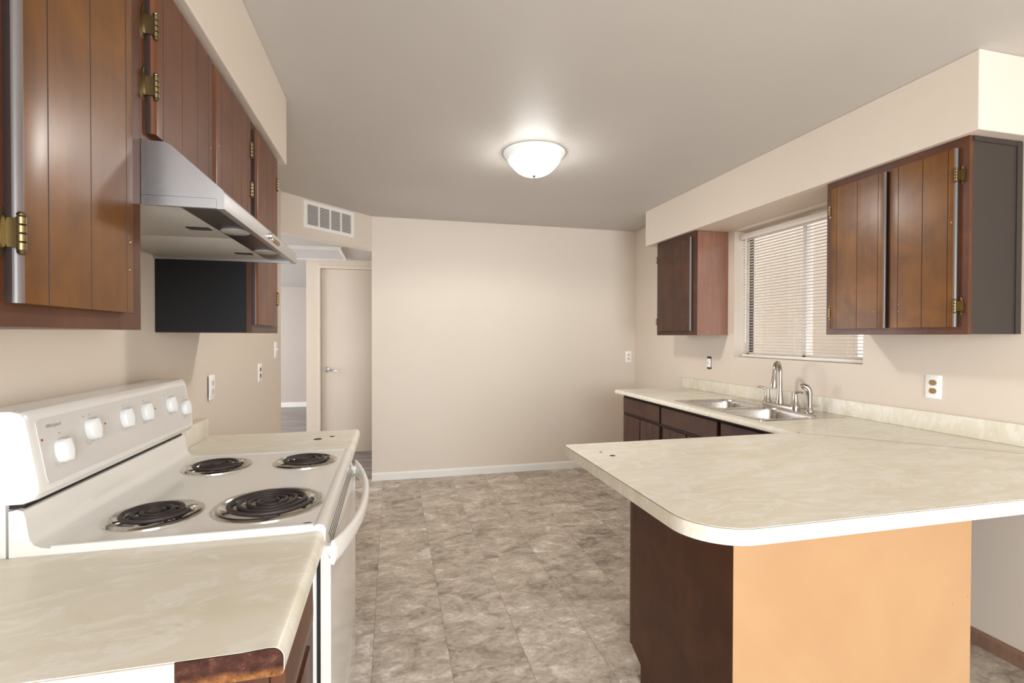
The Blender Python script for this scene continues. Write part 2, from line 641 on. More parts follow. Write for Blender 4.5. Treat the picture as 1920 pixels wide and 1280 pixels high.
# thin caulk beads where cabinets meet soffit
# door_1 in the hallway
dr = bx(-0.772, -0.012, DY + 0.022, DY + 0.06, 0.012, 2.095, bev=0.002).build('door_1', M['door_paint'], None)
dr['kind'] = 'structure'
h = MB().lathe([(0.0, 0.0), (0.033, 0.0), (0.033, 0.004), (0.028, 0.011), (0.012, 0.014), (0.010, 0.05), (0.0, 0.052)], (-0.715, DY + 0.022, 0.955), (0, -1, 0), 24)
h.tube([(-0.715, DY - 0.022, 0.955), (-0.69, DY - 0.028, 0.957), (-0.65, DY - 0.027, 0.953), (-0.60, DY - 0.022, 0.945)], [0.011, 0.0095, 0.008, 0.006], 10)
h.build('door_handle', M['chrome'], dr)
b = MB()
b.box(-0.80, -0.774, DY - 0.006, DY + 0.12, 0, 2.10, bev=0.003)
b.box(-0.01, 0.02, DY - 0.006, DY + 0.12, 0, 2.10, bev=0.003)
b.box(-0.80, 0.02, DY - 0.006, DY + 0.12, 2.098, 2.137, bev=0.003)
struct('trim_1', b, M['hall_wall'])

# window_1: slider frame set in the recess
wf = MB()
for (y0, y1, z0, z1) in ((WY0, WY1, WZ0, WZ0 + 0.035), (WY0, WY1, WZ1 - 0.035, WZ1), (WY0, WY0 + 0.035, WZ0, WZ1), (WY1 - 0.02, WY1, WZ0, WZ1), (2.624, 2.655, WZ0, WZ1)):
    wf.box(2.60, 2.63, y0, y1, z0, z1, bev=0.002)
win = wf.build('window_1', M['alu'], None)
win['kind'] = 'structure'
bx(2.602, 2.628, WY1 - 0.034, WY1 - 0.021, WZ0 + 0.035, WZ1 - 0.035).build('weatherstrip', M['dark_frame'], win)
bx(2.613, 2.617, WY0 + 0.03, WY1 - 0.02, WZ0 + 0.03, WZ1 - 0.03).build('window_pane', M['glass'], win, False)
# outdoors beyond the window: neighbouring wall, a sky gap in it, ground
struct('wall_outdoor', bx(4.6, 4.7, 0.5, 4.552, -0.1, 3.2), M['stucco'])
struct('wall_outdoor_beyond', bx(4.6, 4.7, 4.642, 9.5, -0.1, 3.2), M['stucco'])
struct('added_shade_roof', bx(2.64, 4.0, 0.5, 9.5, 2.75, 2.85), M['stucco'])  # added out of view to hold sky light off the outdoor walls
struct('ground', bx(2.64, 4.6, 0.5, 9.5, -0.2, -0.06), mat_paint('outdoor_ground', srgb(190, 175, 158), 0.9, 0.1))

# ------------------------------------------------------------------ doors, hinges, cabinets


def door_mb(y0, y1, z0, z1, xb, s, th=0.018, grooves=(), r=0.009, em=0):
    """vertical-groove slab door on the plane x = xb facing s along x."""
    pts, mats = [], []

    def add(y, w, m):
        pts.append((xb + s * w, y))
        mats.append(m)
    add(y0, 0.0, 1)  # flat of the near edge painted dark as the shaded gap beside it
    for i in range(5):
        a = math.radians(90 * i / 4)
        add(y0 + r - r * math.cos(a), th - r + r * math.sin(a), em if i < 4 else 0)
    for g in sorted(grooves):
        add(g - 0.0012, th, 1)
        add(g, th - 0.003, 1)
        add(g + 0.0012, th, 0)
    for i in range(5):
        a = math.radians(90 * i / 4)
        add(y1 - r + r * math.sin(a), th - r + r * math.cos(a), 0)
    add(y1, 0.0, 0)
    mb = MB()
    mb.prism(pts, 'z', z0, z1, True, mats)
    return mb


def hinge_mb(y, z, xb, s, side, th=0.018, hh=0.036):
    """butterfly hinge: side=+1 leaf sits on the +y side of the door edge."""
    mb = MB()
    # leaf: pointed capsule on the face frame
    pts = []
    for k in range(16):
        a = 2 * math.pi * k / 16
        pts.append((y + side * 0.011 + 0.0085 * math.cos(a), z + hh * math.sin(a) * (1 - 0.12 * abs(math.cos(a)))))
    mb.prism(pts, 'x', xb, xb + s * 0.003)
    pts = [(y + side * 0.008 + 0.005 * math.cos(2 * math.pi * k / 14), z + hh * 0.62 * math.sin(2 * math.pi * k / 14)) for k in range(14)]
    mb.prism(pts, 'x', xb, xb + s * 0.0055)
    # wrap plate and barrel
    mb.box(min(xb, xb + s * 0.021), max(xb, xb + s * 0.021), min(y, y + side * 0.004), max(y, y + side * 0.004), z - hh * 0.55, z + hh * 0.55)
    n = 4
    L = hh * 1.3
    for i in range(n):
        z0 = z - L / 2 + i * L / n
        mb.lathe([(0.0045, 0), (0.0058, 0.0006), (0.0058, L / n - 0.002), (0.0045, L / n - 0.0012)], (xb + s * (th + 0.002), y - side * 0.001, z0), (0, 0, 1), 12)
    for e in (-1, 1):
        mb.lathe([(0.0048, 0), (0.0056, 0.002), (0.0035, 0.005), (0.0, 0.006)], (xb + s * (th + 0.002), y - side * 0.001, z + e * L / 2), (0, 0, e), 12)
    return mb


def cab_door(cab, y0, y1, z0, z1, xb, s, grooves, mat, hinges=(), hside=0, holes=(), hmat=None, th=0.018, em=0):
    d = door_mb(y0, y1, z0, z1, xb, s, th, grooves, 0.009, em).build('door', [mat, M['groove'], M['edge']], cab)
    for hz in hinges:
        yy = y0 if hside < 0 else y1
        hinge_mb(yy + hside * 0.001, hz, xb, s, hside, th).build('hinge', hmat or M['brass'], d)
    for (hy, hz) in holes:
        MB().lathe([(0.0035, 0), (0.003, 0.0012), (0.0, 0.0014)], (xb + s * th, hy, hz), (s, 0, 0), 10).build('screw_hole', M['brass'], d)
    return d


def face_frame(mb, y0, y1, z0, z1, xb, s, t, stiles, rails, bev=0.0):
    """stiles: (ya, yb) list, rails: (za, zb) list."""
    xa, xc = sorted((xb, xb - s * t))
    for a, c in stiles:
        mb.box(xa, xc, a, c, z0, z1)
    for a, c in rails:
        mb.box(xa + 0.0003, xc - 0.0003, y0 + 0.0003, y1 - 0.0003, a, c)


FX = -0.505   # face frame plane of the left wall cabinets
# --- near left wall cabinet
CB = 1.351
c = thing('wall_cabinet', 'near left wall cabinet with orange-brown grooved door beside the range hood', 'cabinet', (-0.66, 0.75, CB))
bx(XL + 0.002, FX - 0.018, 0.33, 1.171, CB, SB - 0.002).build('carcass', M['frame_wood'], c, False)
mb = MB()
face_frame(mb, 0.33, 1.171, CB, SB - 0.002, FX, 1, 0.018, [(0.33, 0.385), (0.725, 0.83), (1.09, 1.171)], [(CB, CB + 0.05), (SB - 0.05, SB - 0.002)])
mb.build('face_frame', M['frame_wood'], c, False)
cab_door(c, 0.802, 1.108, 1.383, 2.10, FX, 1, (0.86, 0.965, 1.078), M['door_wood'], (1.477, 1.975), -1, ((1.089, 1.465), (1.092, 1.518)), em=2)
cab_door(c, 0.37, 0.735, 1.383, 2.10, FX, 1, (0.44, 0.54, 0.64), M['door_wood'], (1.49, 1.99), -1)

# --- short cabinet over the range hood
MZ = 1.747
c = thing('wall_cabinet', 'short two-door reddish wall cabinet above the steel range hood', 'cabinet', (-0.66, 1.585, MZ))
bx(XL + 0.002, FX - 0.018, 1.172, 1.999, MZ, SB - 0.002).build('carcass', M['frame_wood'], c, False)
mb = MB()
face_frame(mb, 1.172, 1.999, MZ, SB - 0.002, FX, 1, 0.018, [(1.172, 1.23), (1.53, 1.60), (1.92, 1.999)], [(MZ, MZ + 0.05), (SB - 0.045, SB - 0.002)])
mb.build('face_frame', M['frame_wood'], c, False)
cab_door(c, 1.196, 1.548, 1.767, 2.108, FX, 1, (1.235, 1.335, 1.43, 1.51), M['door_wood_red'], (1.866, 1.994), -1, ((1.525, 1.86),))
cab_door(c, 1.566, 1.925, 1.767, 2.108, FX, 1, (1.615, 1.715, 1.81, 1.885), M['door_wood_red'], (1.86, 2.0), 1, ((1.59, 1.89),))

# --- far left wall cabinet
c = thing('wall_cabinet', 'narrow left wall cabinet with black side panel, beyond the range hood', 'cabinet', (-0.66, 2.2, CB))
bx(XL + 0.002, FX - 0.018, 2.004, 2.425, CB, SB - 0.002).build('carcass', M['frame_wood'], c, False)
mb = MB()
face_frame(mb, 2.001, 2.425, CB, SB - 0.002, FX, 1, 0.018, [(2.001, 2.04), (2.36, 2.425)], [(CB, CB + 0.05), (SB - 0.045, SB - 0.002)])
mb.build('face_frame', M['dark_wood'], c, False)
mb = bx(XL + 0.002, FX - 0.018, 2.000, 2.004, CB + 0.001, SB - 0.003)
mb.box(FX - 0.045, FX - 0.0185, 1.997, 2.0, CB + 0.001, SB - 0.003)
mb.build('side_panel', M['black_panel'], c, False, label='black painted side panel')
cab_door(c, 2.012, 2.335, 1.381, 2.108, FX, 1, (2.055, 2.16, 2.26), M['door_wood_red'], (1.50, 2.00), 1)

# --- right wall cabinets
RX = 2.203
c = thing('wall_cabinet', 'large two-door right wall cabinet with dark grey side panel', 'cabinet', (2.34, 1.77, CB))
bx(RX + 0.018, XR - 0.002, 1.452, 2.095, CB + 0.002, SB - 0.002).build('carcass', M['frame_wood'], c, False)
mb = MB()
face_frame(mb, 1.448, 2.095, CB, SB - 0.002, RX, -1, 0.018, [(1.448, 1.51), (1.725, 1.80), (2.035, 2.095)], [(CB, CB + 0.05), (SB - 0.05, SB - 0.002)])
mb.build('face_frame', M['frame_wood'], c, False)
mb = bx(RX + 0.018, XR - 0.002, 1.448, 1.452, CB + 0.002, SB - 0.002)
mb.box(XR - 0.032, XR - 0.002, 1.443, 1.448, CB + 0.002, SB - 0.002)
mb.box(RX + 0.018, XR - 0.032, 1.444, 1.448, SB - 0.022, SB - 0.002)
mb.build('side_panel', M['grey_panel'], c, False, label='dark grey painted side panel')
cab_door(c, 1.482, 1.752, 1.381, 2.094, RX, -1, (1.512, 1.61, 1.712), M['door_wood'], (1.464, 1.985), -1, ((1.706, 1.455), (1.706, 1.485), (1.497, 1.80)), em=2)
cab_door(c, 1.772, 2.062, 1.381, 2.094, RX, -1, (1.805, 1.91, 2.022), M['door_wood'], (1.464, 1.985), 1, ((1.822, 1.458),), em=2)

c = thing('wall_cabinet', 'small single-door right wall cabinet in the far corner by the window', 'cabinet', (2.34, 3.51, CB))
bx(RX + 0.018, XR - 0.002, 3.24, 3.775, CB + 0.002, SB - 0.002).build('carcass', M['dark_wood'], c, False)
mb = MB()
face_frame(mb, 3.236, 3.775, CB, SB - 0.002, RX, -1, 0.018, [(3.236, 3.30), (3.72, 3.775)], [(CB, CB + 0.05), (SB - 0.05, SB - 0.002)])
mb.build('face_frame', M['dark_wood'], c, False)
bx(RX + 0.018, XR - 0.002, 3.234, 3.24, CB + 0.001, SB - 0.003).build('side_panel', M['small_side'], c, False, label='reddish brown smooth side panel')
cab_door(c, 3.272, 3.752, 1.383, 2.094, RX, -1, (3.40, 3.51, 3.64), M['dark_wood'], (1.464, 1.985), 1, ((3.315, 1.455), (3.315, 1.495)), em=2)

# ------------------------------------------------------------------ range hood
HY0, HY1 = 1.1735, 1.9985
h = thing('range_hood', 'stainless steel range hood under the short left cabinet', 'range hood', (-0.6, 1.585, 1.61))
mb = MB()
prof = [(XL + 0.002, 1.745), (-0.462, 1.745), (-0.452, 1.741), (-0.352, 1.652), (-0.349, 1.645), (-0.349, 1.611), (-0.364, 1.611), (-0.364, 1.632), (XL + 0.002, 1.632)]
mb.prism(prof, 'y', HY0, HY1)
for y0, y1 in ((HY0, HY0 + 0.01), (HY1 - 0.01, HY1)):
    mb.box(XL + 0.002, -0.3645, y0, y1, 1.612, 1.6325)
mb.build('canopy', M['hood_steel'], h, True, 30)
for y0, y1 in ((HY0 + 0.013, 1.578), (1.582, HY1 - 0.013)):
    fp = bx(XL + 0.02, -0.448, y0, y1, 1.620, 1.630, bev=0.002).build('filter_panel', M['filter'], h)
    ym = (y0 + y1) / 2 + 0.06
    lt = MB().box(-0.515, -0.462, ym - 0.014, ym + 0.014, 1.6175, 1.6202)
    lt.mi = 1
    lt.box(-0.505, -0.475, ym - 0.008, ym + 0.008, 1.6160, 1.6176, bev=0.0005)
    lt.build('latch', [M['black'], M['nickel']], fp, False)
bx(-0.446, -0.366, HY0 + 0.011, HY1 - 0.011, 1.619, 1.631).build('lamp_strip', M['hood_dark'], h, False)
for y in (1.455, 1.78):
    MB().lathe([(0.036, 0), (0.036, 0.003), (0.03, 0.006), (0.0, 0.007)], (-0.406, y, 1.619), (0, 0, -1), 24).build('lamp_lens', M['lens'], h)
MB().lathe([(0.009, 0), (0.009, 0.006), (0.007, 0.009), (0, 0.0095)], (-0.349, 1.575, 1.633), (1, 0, 0), 16).build('control_knob', M['chrome'], h)
for i in range(4):
    bx(-0.349, -0.345, 1.600 + i * 0.026, 1.616 + i * 0.026, 1.625, 1.637, bev=0.001).build('control_button', M['bronze'] if i else M['nickel'], h)

# ------------------------------------------------------------------ electric range
KZ = 0.898
SY0, SY1 = 1.175, 1.957
st = thing('electric_range', 'white freestanding coil-burner electric range between two counters', 'stove', (-0.46, 1.566, 0.0))
mb = bx(-0.78, -0.166, SY0 + 0.004, SY1 - 0.004, 0.03, 0.886, bev=0.004)
mb.box(-0.74, -0.20, SY0 + 0.02, SY1 - 0.02, 0.0, 0.03)
mb.build('body', M['enamel'], st)
bx(-0.166, -0.158, SY0 + 0.012, SY1 - 0.012, 0.05, 0.87).build('door_gasket', M['black'], st, False)
# burners: (x, y, pan radius)
BURN = [(-0.548, 1.335, 0.090), (-0.300, 1.352, 0.118), (-0.552, 1.782, 0.090), (-0.285, 1.79, 0.090)]
mb = MB()
TZ = 0.914
fill_with_holes(mb, rrect(-0.668, -0.158, SY0 + 0.010, SY1 - 0.010, 0.012), [circ(x, y, r - 0.004) for x, y, r in BURN], TZ - 0.003)
# raised rim along the sides and the rounded front nose
rim = [(SY0, 0.884), (SY0, 0.908), (SY0 + 0.003, TZ), (SY0 + 0.009, TZ + 0.0015), (SY0 + 0.017, TZ - 0.001), (SY0 + 0.021, TZ - 0.004), (SY0 + 0.021, 0.884)]
mb.prism(rim, 'x', -0.668, -0.172)
mb.prism([(SY0 + SY1 - y, z) for y, z in rim], 'x', -0.668, -0.172)
nose = [(-0.172, TZ - 0.004), (-0.166, TZ), (-0.158, TZ + 0.001), (-0.149, TZ - 0.003), (-0.145, TZ - 0.012), (-0.146, 0.876), (-0.150, 0.872), (-0.172, 0.872)]
mb.prism(nose, 'y', SY0, SY1)
# back riser
rz = [(-0.736, 0.88), (-0.736, 0.990), (-0.722, 0.993), (-0.712, 0.989), (-0.708, 0.975), (-0.704, 0.945), (-0.701, 0.930), (-0.694, 0.919), (-0.683, 0.9135), (-0.668, 0.911), (-0.668, 0.88)]
mb.prism(rz, 'y', SY0, SY1)
mb.build('cooktop', M['enamel'], st, True, 40)
for x, y, r in BURN:
    p = MB()
    p.lathe([(r + 0.012, -0.003), (r + 0.012, -0.0005), (r + 0.006, 0.003), (r - 0.002, 0.003), (r - 0.008, -0.002), (r - 0.016, -0.018), (r * 0.55, -0.026), (0.022, -0.027), (0.018, -0.030)], (x, y, TZ), (0, 0, 1), 48, False, True)
    pan = p.build('drip_pan', M['pan'], st)
    cpl = MB()
    path = []
    turns = 4.0 if r > 0.1 else 3.0
    n = int(turns * 36)
    for i in range(n + 1):
        f = i / n
        a = f * turns * 2 * math.pi
        rr = 0.016 + (r - 0.016 - 0.016) * f
        path.append((x + rr * math.cos(a), y + rr * math.sin(a), TZ + 0.006))
    # tail dips under toward the back socket
    path += [(x + (r - 0.035) * math.cos(a) - 0.0, y + (r - 0.03) * math.sin(a) - 0.03, TZ - 0.004)]
    cpl.tube(path, 0.0056, 8)
    cpl.lathe([(0.0, 0.0), (0.017, 0.0), (0.017, 0.002), (0.0, 0.003)], (x, y, TZ + 0.007), (0, 0, 1), 20)
    for k in range(3):
        a = math.radians(90 + 120 * k)
        d = Vector((math.cos(a), math.sin(a), 0))
        cpl.tube([Vector((x, y, TZ - 0.001)) + d * 0.01, Vector((x, y, TZ - 0.001)) + d * (r - 0.010)], 0.0022, 6)
    cpl.build('burner_coil', M['coil'], st)
# small dark chip on the near front corner of the cooktop
MB().lathe([(0.0045, 0), (0.0045, 0.0006), (0, 0.0008)], (-0.186, 1.188, TZ + 0.0003), (0, 0, 1), 12, sy=2.0).build('enamel_chip', M['black'], st)
# backguard
bgp = [(-0.80, 1.00), (-0.80, 1.170), (-0.795, 1.182), (-0.783, 1.190), (-0.732, 1.190), (-0.716, 1.186), (-0.707, 1.174), (-0.684, 1.040), (-0.684, 1.022), (-0.692, 1.009), (-0.712, 1.001)]
mb = MB()
rs = []
# end caps are rounded over by shrinking the outline slightly at both ends
for y, k in ((SY0, 0.975), (SY0 + 0.004, 0.99), (SY0 + 0.010, 1.0), (SY1 - 0.010, 1.0), (SY1 - 0.004, 0.99), (SY1, 0.975)):
    cx, cz = -0.745, 1.095
    rs.append([(cx + (x - cx) * k, y, cz + (z - cz) * k) for x, z in bgp])
mb.rings(rs)
mb.box(-0.80, -0.742, SY0 + 0.002, SY1 - 0.002, 0.86, 1.004)
mb.build('backguard', M['enamel'], st, True, 28)
bx(-0.742, -0.716, SY0 + 0.012, SY1 - 0.012, 0.992, 1.0015).build('gap_shade', M['black'], st, False)  # black strip paints the shade between backguard and riser
# slanted face frame: u along +y, v up the face, n outward
P0 = Vector((-0.707, 0, 1.174))
vdir = Vector((-0.707 + 0.684, 0, 1.174 - 1.040)).normalized()
ndir = Vector((0, 1, 0)).cross(vdir).normalized()


def onface(y, z, w=0.0):
    t = (z - 1.174) / vdir.z
    return P0 + vdir * t + Vector((0, y, 0)) + ndir * w


# inset control panel
mb = MB()
pp = rrect(SY0 + 0.022, SY1 - 0.018, 1.035, 1.166, 0.012, 4)
mb.rings([[onface(y, z, w) for y, z in pp] for w in (0.0, 0.0012)])
mb.build('control_panel', M['enamel_grey'], st, False)
for (y, z) in ((1.259, 1.091), (1.373, 1.116), (1.527, 1.117), (1.638, 1.117), (1.800, 1.116), (1.902, 1.092)):
    k = MB()
    rr = []
    N = 32
    for (sc, w, ridge) in ((1.0, 0.0012, 0), (1.0, 0.009, 0), (0.97, 0.013, 0), (0.90, 0.015, 1), (0.45, 0.017, 1), (0.06, 0.0185, 1)):
        ring = []
        for i in range(N):
            a = 2 * math.pi * i / N
            ca, sa = math.cos(a), math.sin(a)
            uu = 0.0235 * math.copysign(abs(ca) ** 0.8, ca) * sc
            vv = 0.0265 * math.copysign(abs(sa) ** 0.8, sa) * sc
            ww = w + (0.006 * (1 - abs(uu) / 0.0235) if ridge else 0)
            ring.append(onface(y + uu, z, 0) + vdir * vv + ndir * ww)
        rr.append(ring)
    k.rings(rr)
    k.build('knob', M['knob_white'], st, True, 50)


def dot(y, z, r, mat, name='indicator_mark'):
    d = MB()
    d.rings([[onface(y + r * math.cos(2 * math.pi * i / 10), z + r * math.sin(2 * math.pi * i / 10), w) for i in range(10)] for w in (0.0010, 0.0017)])
    d.build(name, mat, st, False)


for (y, z) in ((1.205, 1.124), (1.432, 1.119), (1.697, 1.118)):
    dot(y, z, 0.0028, M['red'])
for (y, z) in ((1.376, 1.150), (1.26, 1.128), (1.525, 1.150), (1.637, 1.150), (1.772, 1.150), (1.80, 1.152), (1.905, 1.126), (1.352, 1.149)):
    dot(y, z, 0.0018, M['print'])


def text_mb(s, size, mat4, shear=0.0, depth=0.0004):
    cu = bpy.data.curves.new('lettering', 'FONT')
    cu.body = s
    cu.size = size
    cu.shear = shear
    cu.extrude = depth
    cu.align_x = 'CENTER'
    cu.align_y = 'CENTER'
    o = bpy.data.objects.new('lettering', cu)
    COL.objects.link(o)
    dg = bpy.context.evaluated_depsgraph_get()
    me = bpy.data.meshes.new_from_object(o.evaluated_get(dg))
    me.transform(mat4)
    COL.objects.unlink(o)
    bpy.data.objects.remove(o)
    mb = MB()
    mb.bm.from_mesh(me)
    bpy.data.meshes.remove(me)
    return mb


o4 = onface(1.247, 1.148, 0.0014)
T = Matrix(((0, vdir.x, ndir.x, o4.x), (1, vdir.y, ndir.y, o4.y), (0, vdir.z, ndir.z, o4.z), (0, 0, 0, 1)))
text_mb('Whirlpool', 0.0115, T, 0.25, 0.0002).build('brand_lettering', M['print'], st, False)
# oven door with slanted vented top, bow handle and storage drawer
dm = MB()
DX = -0.135
dm.prism([(-0.157, 0.285), (-0.157, 0.866), (-0.150, 0.866), (DX - 0.002, 0.828), (DX, 0.82), (DX, 0.29), (DX - 0.003, 0.285)], 'y', SY0 + 0.004, SY1 - 0.004)
od = dm.build('oven_door', M['enamel'], st, True, 20)
vs = MB()
for i in range(4):
    f = 0.12 + 0.18 * i
    xa, za = -0.150 + 0.013 * f, 0.866 - 0.038 * f
    nx, nz = 0.038, 0.013
    L = math.hypot(nx, nz)
    nx, nz = nx / L * 0.0006, nz / L * 0.0006
    tx, tz = 0.013 / 0.0402 * 0.0022, -0.038 / 0.0402 * 0.0022
    vs.prism([(xa - nx, za - nz), (xa + nx, za + nz), (xa + nx + tx, za + nz + tz), (xa - nx + tx, za - nz + tz)], 'y', SY0 + 0.075, SY1 - 0.05)
vs.build('vent_slot', M['louver_dark'], od, False)
hm = MB()
rr = []
N = 25
for i in range(N):
    f = i / (N - 1)
    y = SY0 + 0.012 + f * (SY1 - SY0 - 0.03)
    bow = 0.052 * (1 - abs(2 * f - 1) ** 2.2)
    xo = DX + 0.004 + bow
    hh = 0.019 + 0.010 * abs(2 * f - 1) ** 3
    zc = 0.842
    tk = 0.017 if 0 < i < N - 1 else 0.010
    rr.append([(xo + 0.0 + tk * math.cos(a) * 0.62, y, zc + hh * math.copysign(abs(math.sin(a)) ** 0.7, math.sin(a))) for a in (2 * math.pi * k / 16 for k in range(16))])
hm.rings(rr)
for y in (SY0 + 0.03, SY1 - 0.045):
    hm.box(-0.148, DX + 0.014, y - 0.014, y + 0.014, 0.828, 0.856, bev=0.003)
hm.build('door_handle', M['enamel'], od, True, 50)
bx(-0.157, DX - 0.001, SY0 + 0.004, SY1 - 0.004, 0.075, 0.277, bev=0.004).build('storage_drawer', M['enamel'], st)

# ------------------------------------------------------------------ left counters and bases


def counter_prof(xb, xf, z, t=0.038):
    p = [(xb, z - t), (xb, z), (xf - 0.055, z), (xf - 0.035, z + 0.0012), (xf - 0.02, z + 0.002)]
    r = 0.017
    for i in range(1, 6):
        a = math.radians(90 * i / 5)
        p.append((xf - r + r * math.sin(a), z + 0.002 - r + r * math.cos(a)))
    p += [(xf, z - t + 0.006), (xf - 0.003, z - t), (xf - 0.03, z - t)]
    return p


c = thing('countertop', 'cream marbled countertop nearest the camera with a raw broken end', 'countertop', (-0.48, 0.96, KZ - 0.038))
MB().prism(counter_prof(XL + 0.002, -0.148, KZ), 'y', 0.749, 1.1725).build('slab', M['lam'], c, True, 40)
pf = [(x, z - 0.0006) for x, z in counter_prof(-0.285, -0.149, KZ)]
MB().prism(pf, 'y', 0.7465, 0.749).build('raw_end', M['chip'], c, False, label='bare dark particle board end')
bx(XL + 0.002, -0.285, 0.7455, 0.749, KZ - 0.036, KZ - 0.001).build('end_strip', M['lam'], c, False, label='pale laminate end strip')
bx(XL + 0.001, XL + 0.04, 0.749, 1.172, KZ, KZ + 0.085, bev=0.004).build('backsplash', M['lam'], c)

c = thing('base_cabinet', 'brown base cabinet under the counter nearest the camera', 'cabinet', (-0.48, 0.96, 0))
mb = bx(XL + 0.002, -0.19, 0.765, 1.170, 0.10, 0.859)
mb.box(XL + 0.002, -0.25, 0.765, 1.170, 0.0, 0.10)
mb.build('carcass', M['dark_wood'], c, False)
mb = MB()
face_frame(mb, 0.765, 1.170, 0.10, 0.859, -0.172, 1, 0.018, [(0.765, 0.80), (1.0, 1.170)], [(0.10, 0.14), (0.74, 0.859)])
mb.build('face_frame', M['dark_wood'], c, False)
dp = [(-0.1715, 0.858), (-0.152, 0.858), (-0.1505, 0.80), (-0.151, 0.775), (-0.157, 0.760), (-0.166, 0.756), (-0.1715, 0.756)]
MB().prism(dp, 'y', 0.772, 1.03).build('drawer', M['frame_wood'], c, True, 30)
cab_door(c, 0.785, 1.02, 0.13, 0.735, -0.172, 1, (0.86, 0.94), M['frame_wood'])

c = thing('countertop', 'small cream countertop beyond the stove with two dark holes', 'countertop', (-0.48, 2.19, KZ - 0.038))
MB().prism(counter_prof(XL + 0.002, -0.146, KZ), 'y', 1.962, 2.415).build('slab', M['lam'], c, True, 40)
bx(XL + 0.001, -0.775, 1.962, 2.39, KZ, KZ + 0.082, bev=0.004).build('backsplash', M['lam'], c)
for (x, y, r) in ((-0.307, 2.231, 0.017), (-0.254, 2.276, 0.010)):
    MB().lathe([(r, 0), (r, 0.0008), (0, 0.0009)], (x, y, KZ), (0, 0, 1), 20).build('hole', M['hole'], c, False)
c = thing('base_cabinet', 'brown base cabinet under the small counter beyond the stove', 'cabinet', (-0.48, 2.19, 0))
mb = bx(XL + 0.002, -0.19, 1.968, 2.40, 0.10, 0.859)
mb.box(XL + 0.002, -0.25, 1.968, 2.40, 0.0, 0.10)
mb.build('carcass', M['dark_wood'], c, False)
bx(-0.19, -0.172, 1.975, 2.395, 0.70, 0.85, bev=0.003).build('drawer', M['frame_wood'], c)
cab_door(c, 1.975, 2.395, 0.13, 0.685, -0.19, 1, (2.08, 2.19, 2.30), M['frame_wood'])

# ------------------------------------------------------------------ L-shaped right counter
PX0, PY0, PY1 = 0.682, 0.962, 1.886
IX = 1.806
RT = 0.038
c = thing('countertop', 'large L-shaped cream marbled countertop with rounded peninsula corner', 'countertop', (1.6, 2.0, KZ - RT))
r = 0.14
pts = [(PX0, PY1 - 0.03), (PX0, PY0 + r)]
for i in range(1, 12):
    a = math.radians(180 + 90 * i / 12)
    pts.append((PX0 + r + r * math.cos(a), PY0 + r + r * math.sin(a)))
pts += [(PX0 + r, PY0), (XR - 0.002, PY0), (XR - 0.002, 1.19), (IX, PY1), (PX0 + 0.012, PY1), (PX0 + 0.003, PY1 - 0.012)]
mb = MB().prism(pts, 'z', KZ - 0.0014, KZ)
mb.build('top_sheet', [M['lam']], c, False)
MB().prism([(x + (0.0004 if x < 0.7 else 0), y + (0.0004 if y < 0.97 else 0)) for x, y in pts], 'z', KZ - 0.0032, KZ - 0.0014).build('edge_line', M['lam_dark'], c, False)
MB().prism(pts, 'z', KZ - RT - 0.003, KZ - 0.0032).build('edge_band', M['lam'], c, True, 25)
# sink run slab (with the sink cut-out) and its rolled front
SX0, SX1, SKY0, SKY1 = 1.886, 2.434, 2.175, 3.008
mb = MB()
outer = [(IX + 0.02, PY1 - 0.02 + 0.0015), (XR - 0.002, 1.1925), (XR - 0.002, 3.765), (IX + 0.02, 3.765)]
fill_with_holes(mb, outer, [rrect(SX0 + 0.015, SX1 - 0.015, SKY0 + 0.015, SKY1 - 0.015, 0.03)], KZ)
fr = [(IX + 0.02, KZ)] + [(IX + 0.02 - 0.018 * math.sin(a), KZ - 0.018 + 0.018 * math.cos(a)) for a in (math.radians(90 * i / 6) for i in range(1, 7))] + [(IX + 0.004, KZ - 0.028), (IX + 0.02, KZ - 0.030)]
mb.prism(fr, 'y', PY1 - 0.001, 3.765)
mb.box(IX + 0.02, XR - 0.002, 3.735, 3.765, KZ - 0.03, KZ - 0.0005)
mb.build('sink_run_slab', M['lam'], c, True, 40)
bx(XR - 0.024, XR - 0.001, 0.98, 3.80, KZ, KZ + 0.09, bev=0.005).build('backsplash', M['lam'], c)
mb = MB().prism([(IX + 0.03, PY1 - 0.034), (XR - 0.03, 1.2185), (XR - 0.03, 1.2168), (IX + 0.03, PY1 - 0.0355)], 'z', KZ, KZ + 0.0006)
mb.build('mitre_seam', M['lam_dark'], c, False)
for (x, y, r) in ((0.776, 1.733, 0.0055), (0.795, 1.672, 0.0105)):
    MB().lathe([(r, 0), (r, 0.0006), (0, 0.0007)], (x, y, KZ), (0, 0, 1), 20).build('hole', M['hole'], c, False)

# peninsula base cabinet
c = thing('base_cabinet', 'peninsula base cabinet with orange-tan back and dark brown end panel', 'cabinet', (1.38, 1.49, 0))
EX, EY0, EY1 = 0.934, 1.185, 1.80
mb = bx(EX + 0.006, 1.828, EY0 + 0.006, EY1 - 0.02, 0.10, KZ - RT - 0.004)
mb.box(EX + 0.006, 1.828, EY0 + 0.006, EY1 - 0.09, 0.0, 0.10)
mb.build('carcass', M['dark_wood'], c, False)
ep = [(EY0 + 0.002, 0.0), (EY1 - 0.092, 0.0), (EY1 - 0.092, 0.07), (EY1 - 0.02, 0.105), (EY1 - 0.02, KZ - RT - 0.004), (EY0 + 0.002, KZ - RT - 0.004)]
MB().prism(ep, 'x', EX, EX + 0.006).build('end_panel', M['end_panel'], c, False, label='dark brown end panel')
bx(EX + 0.0005, 1.83, EY0, EY0 + 0.006, 0.0, KZ - RT - 0.004).build('back_panel', M['orange'], c, False, label='orange-tan plywood back panel')
mb = bx(EX + 0.001, 1.828, EY1 - 0.02, EY1, 0.105, KZ - RT - 0.004)
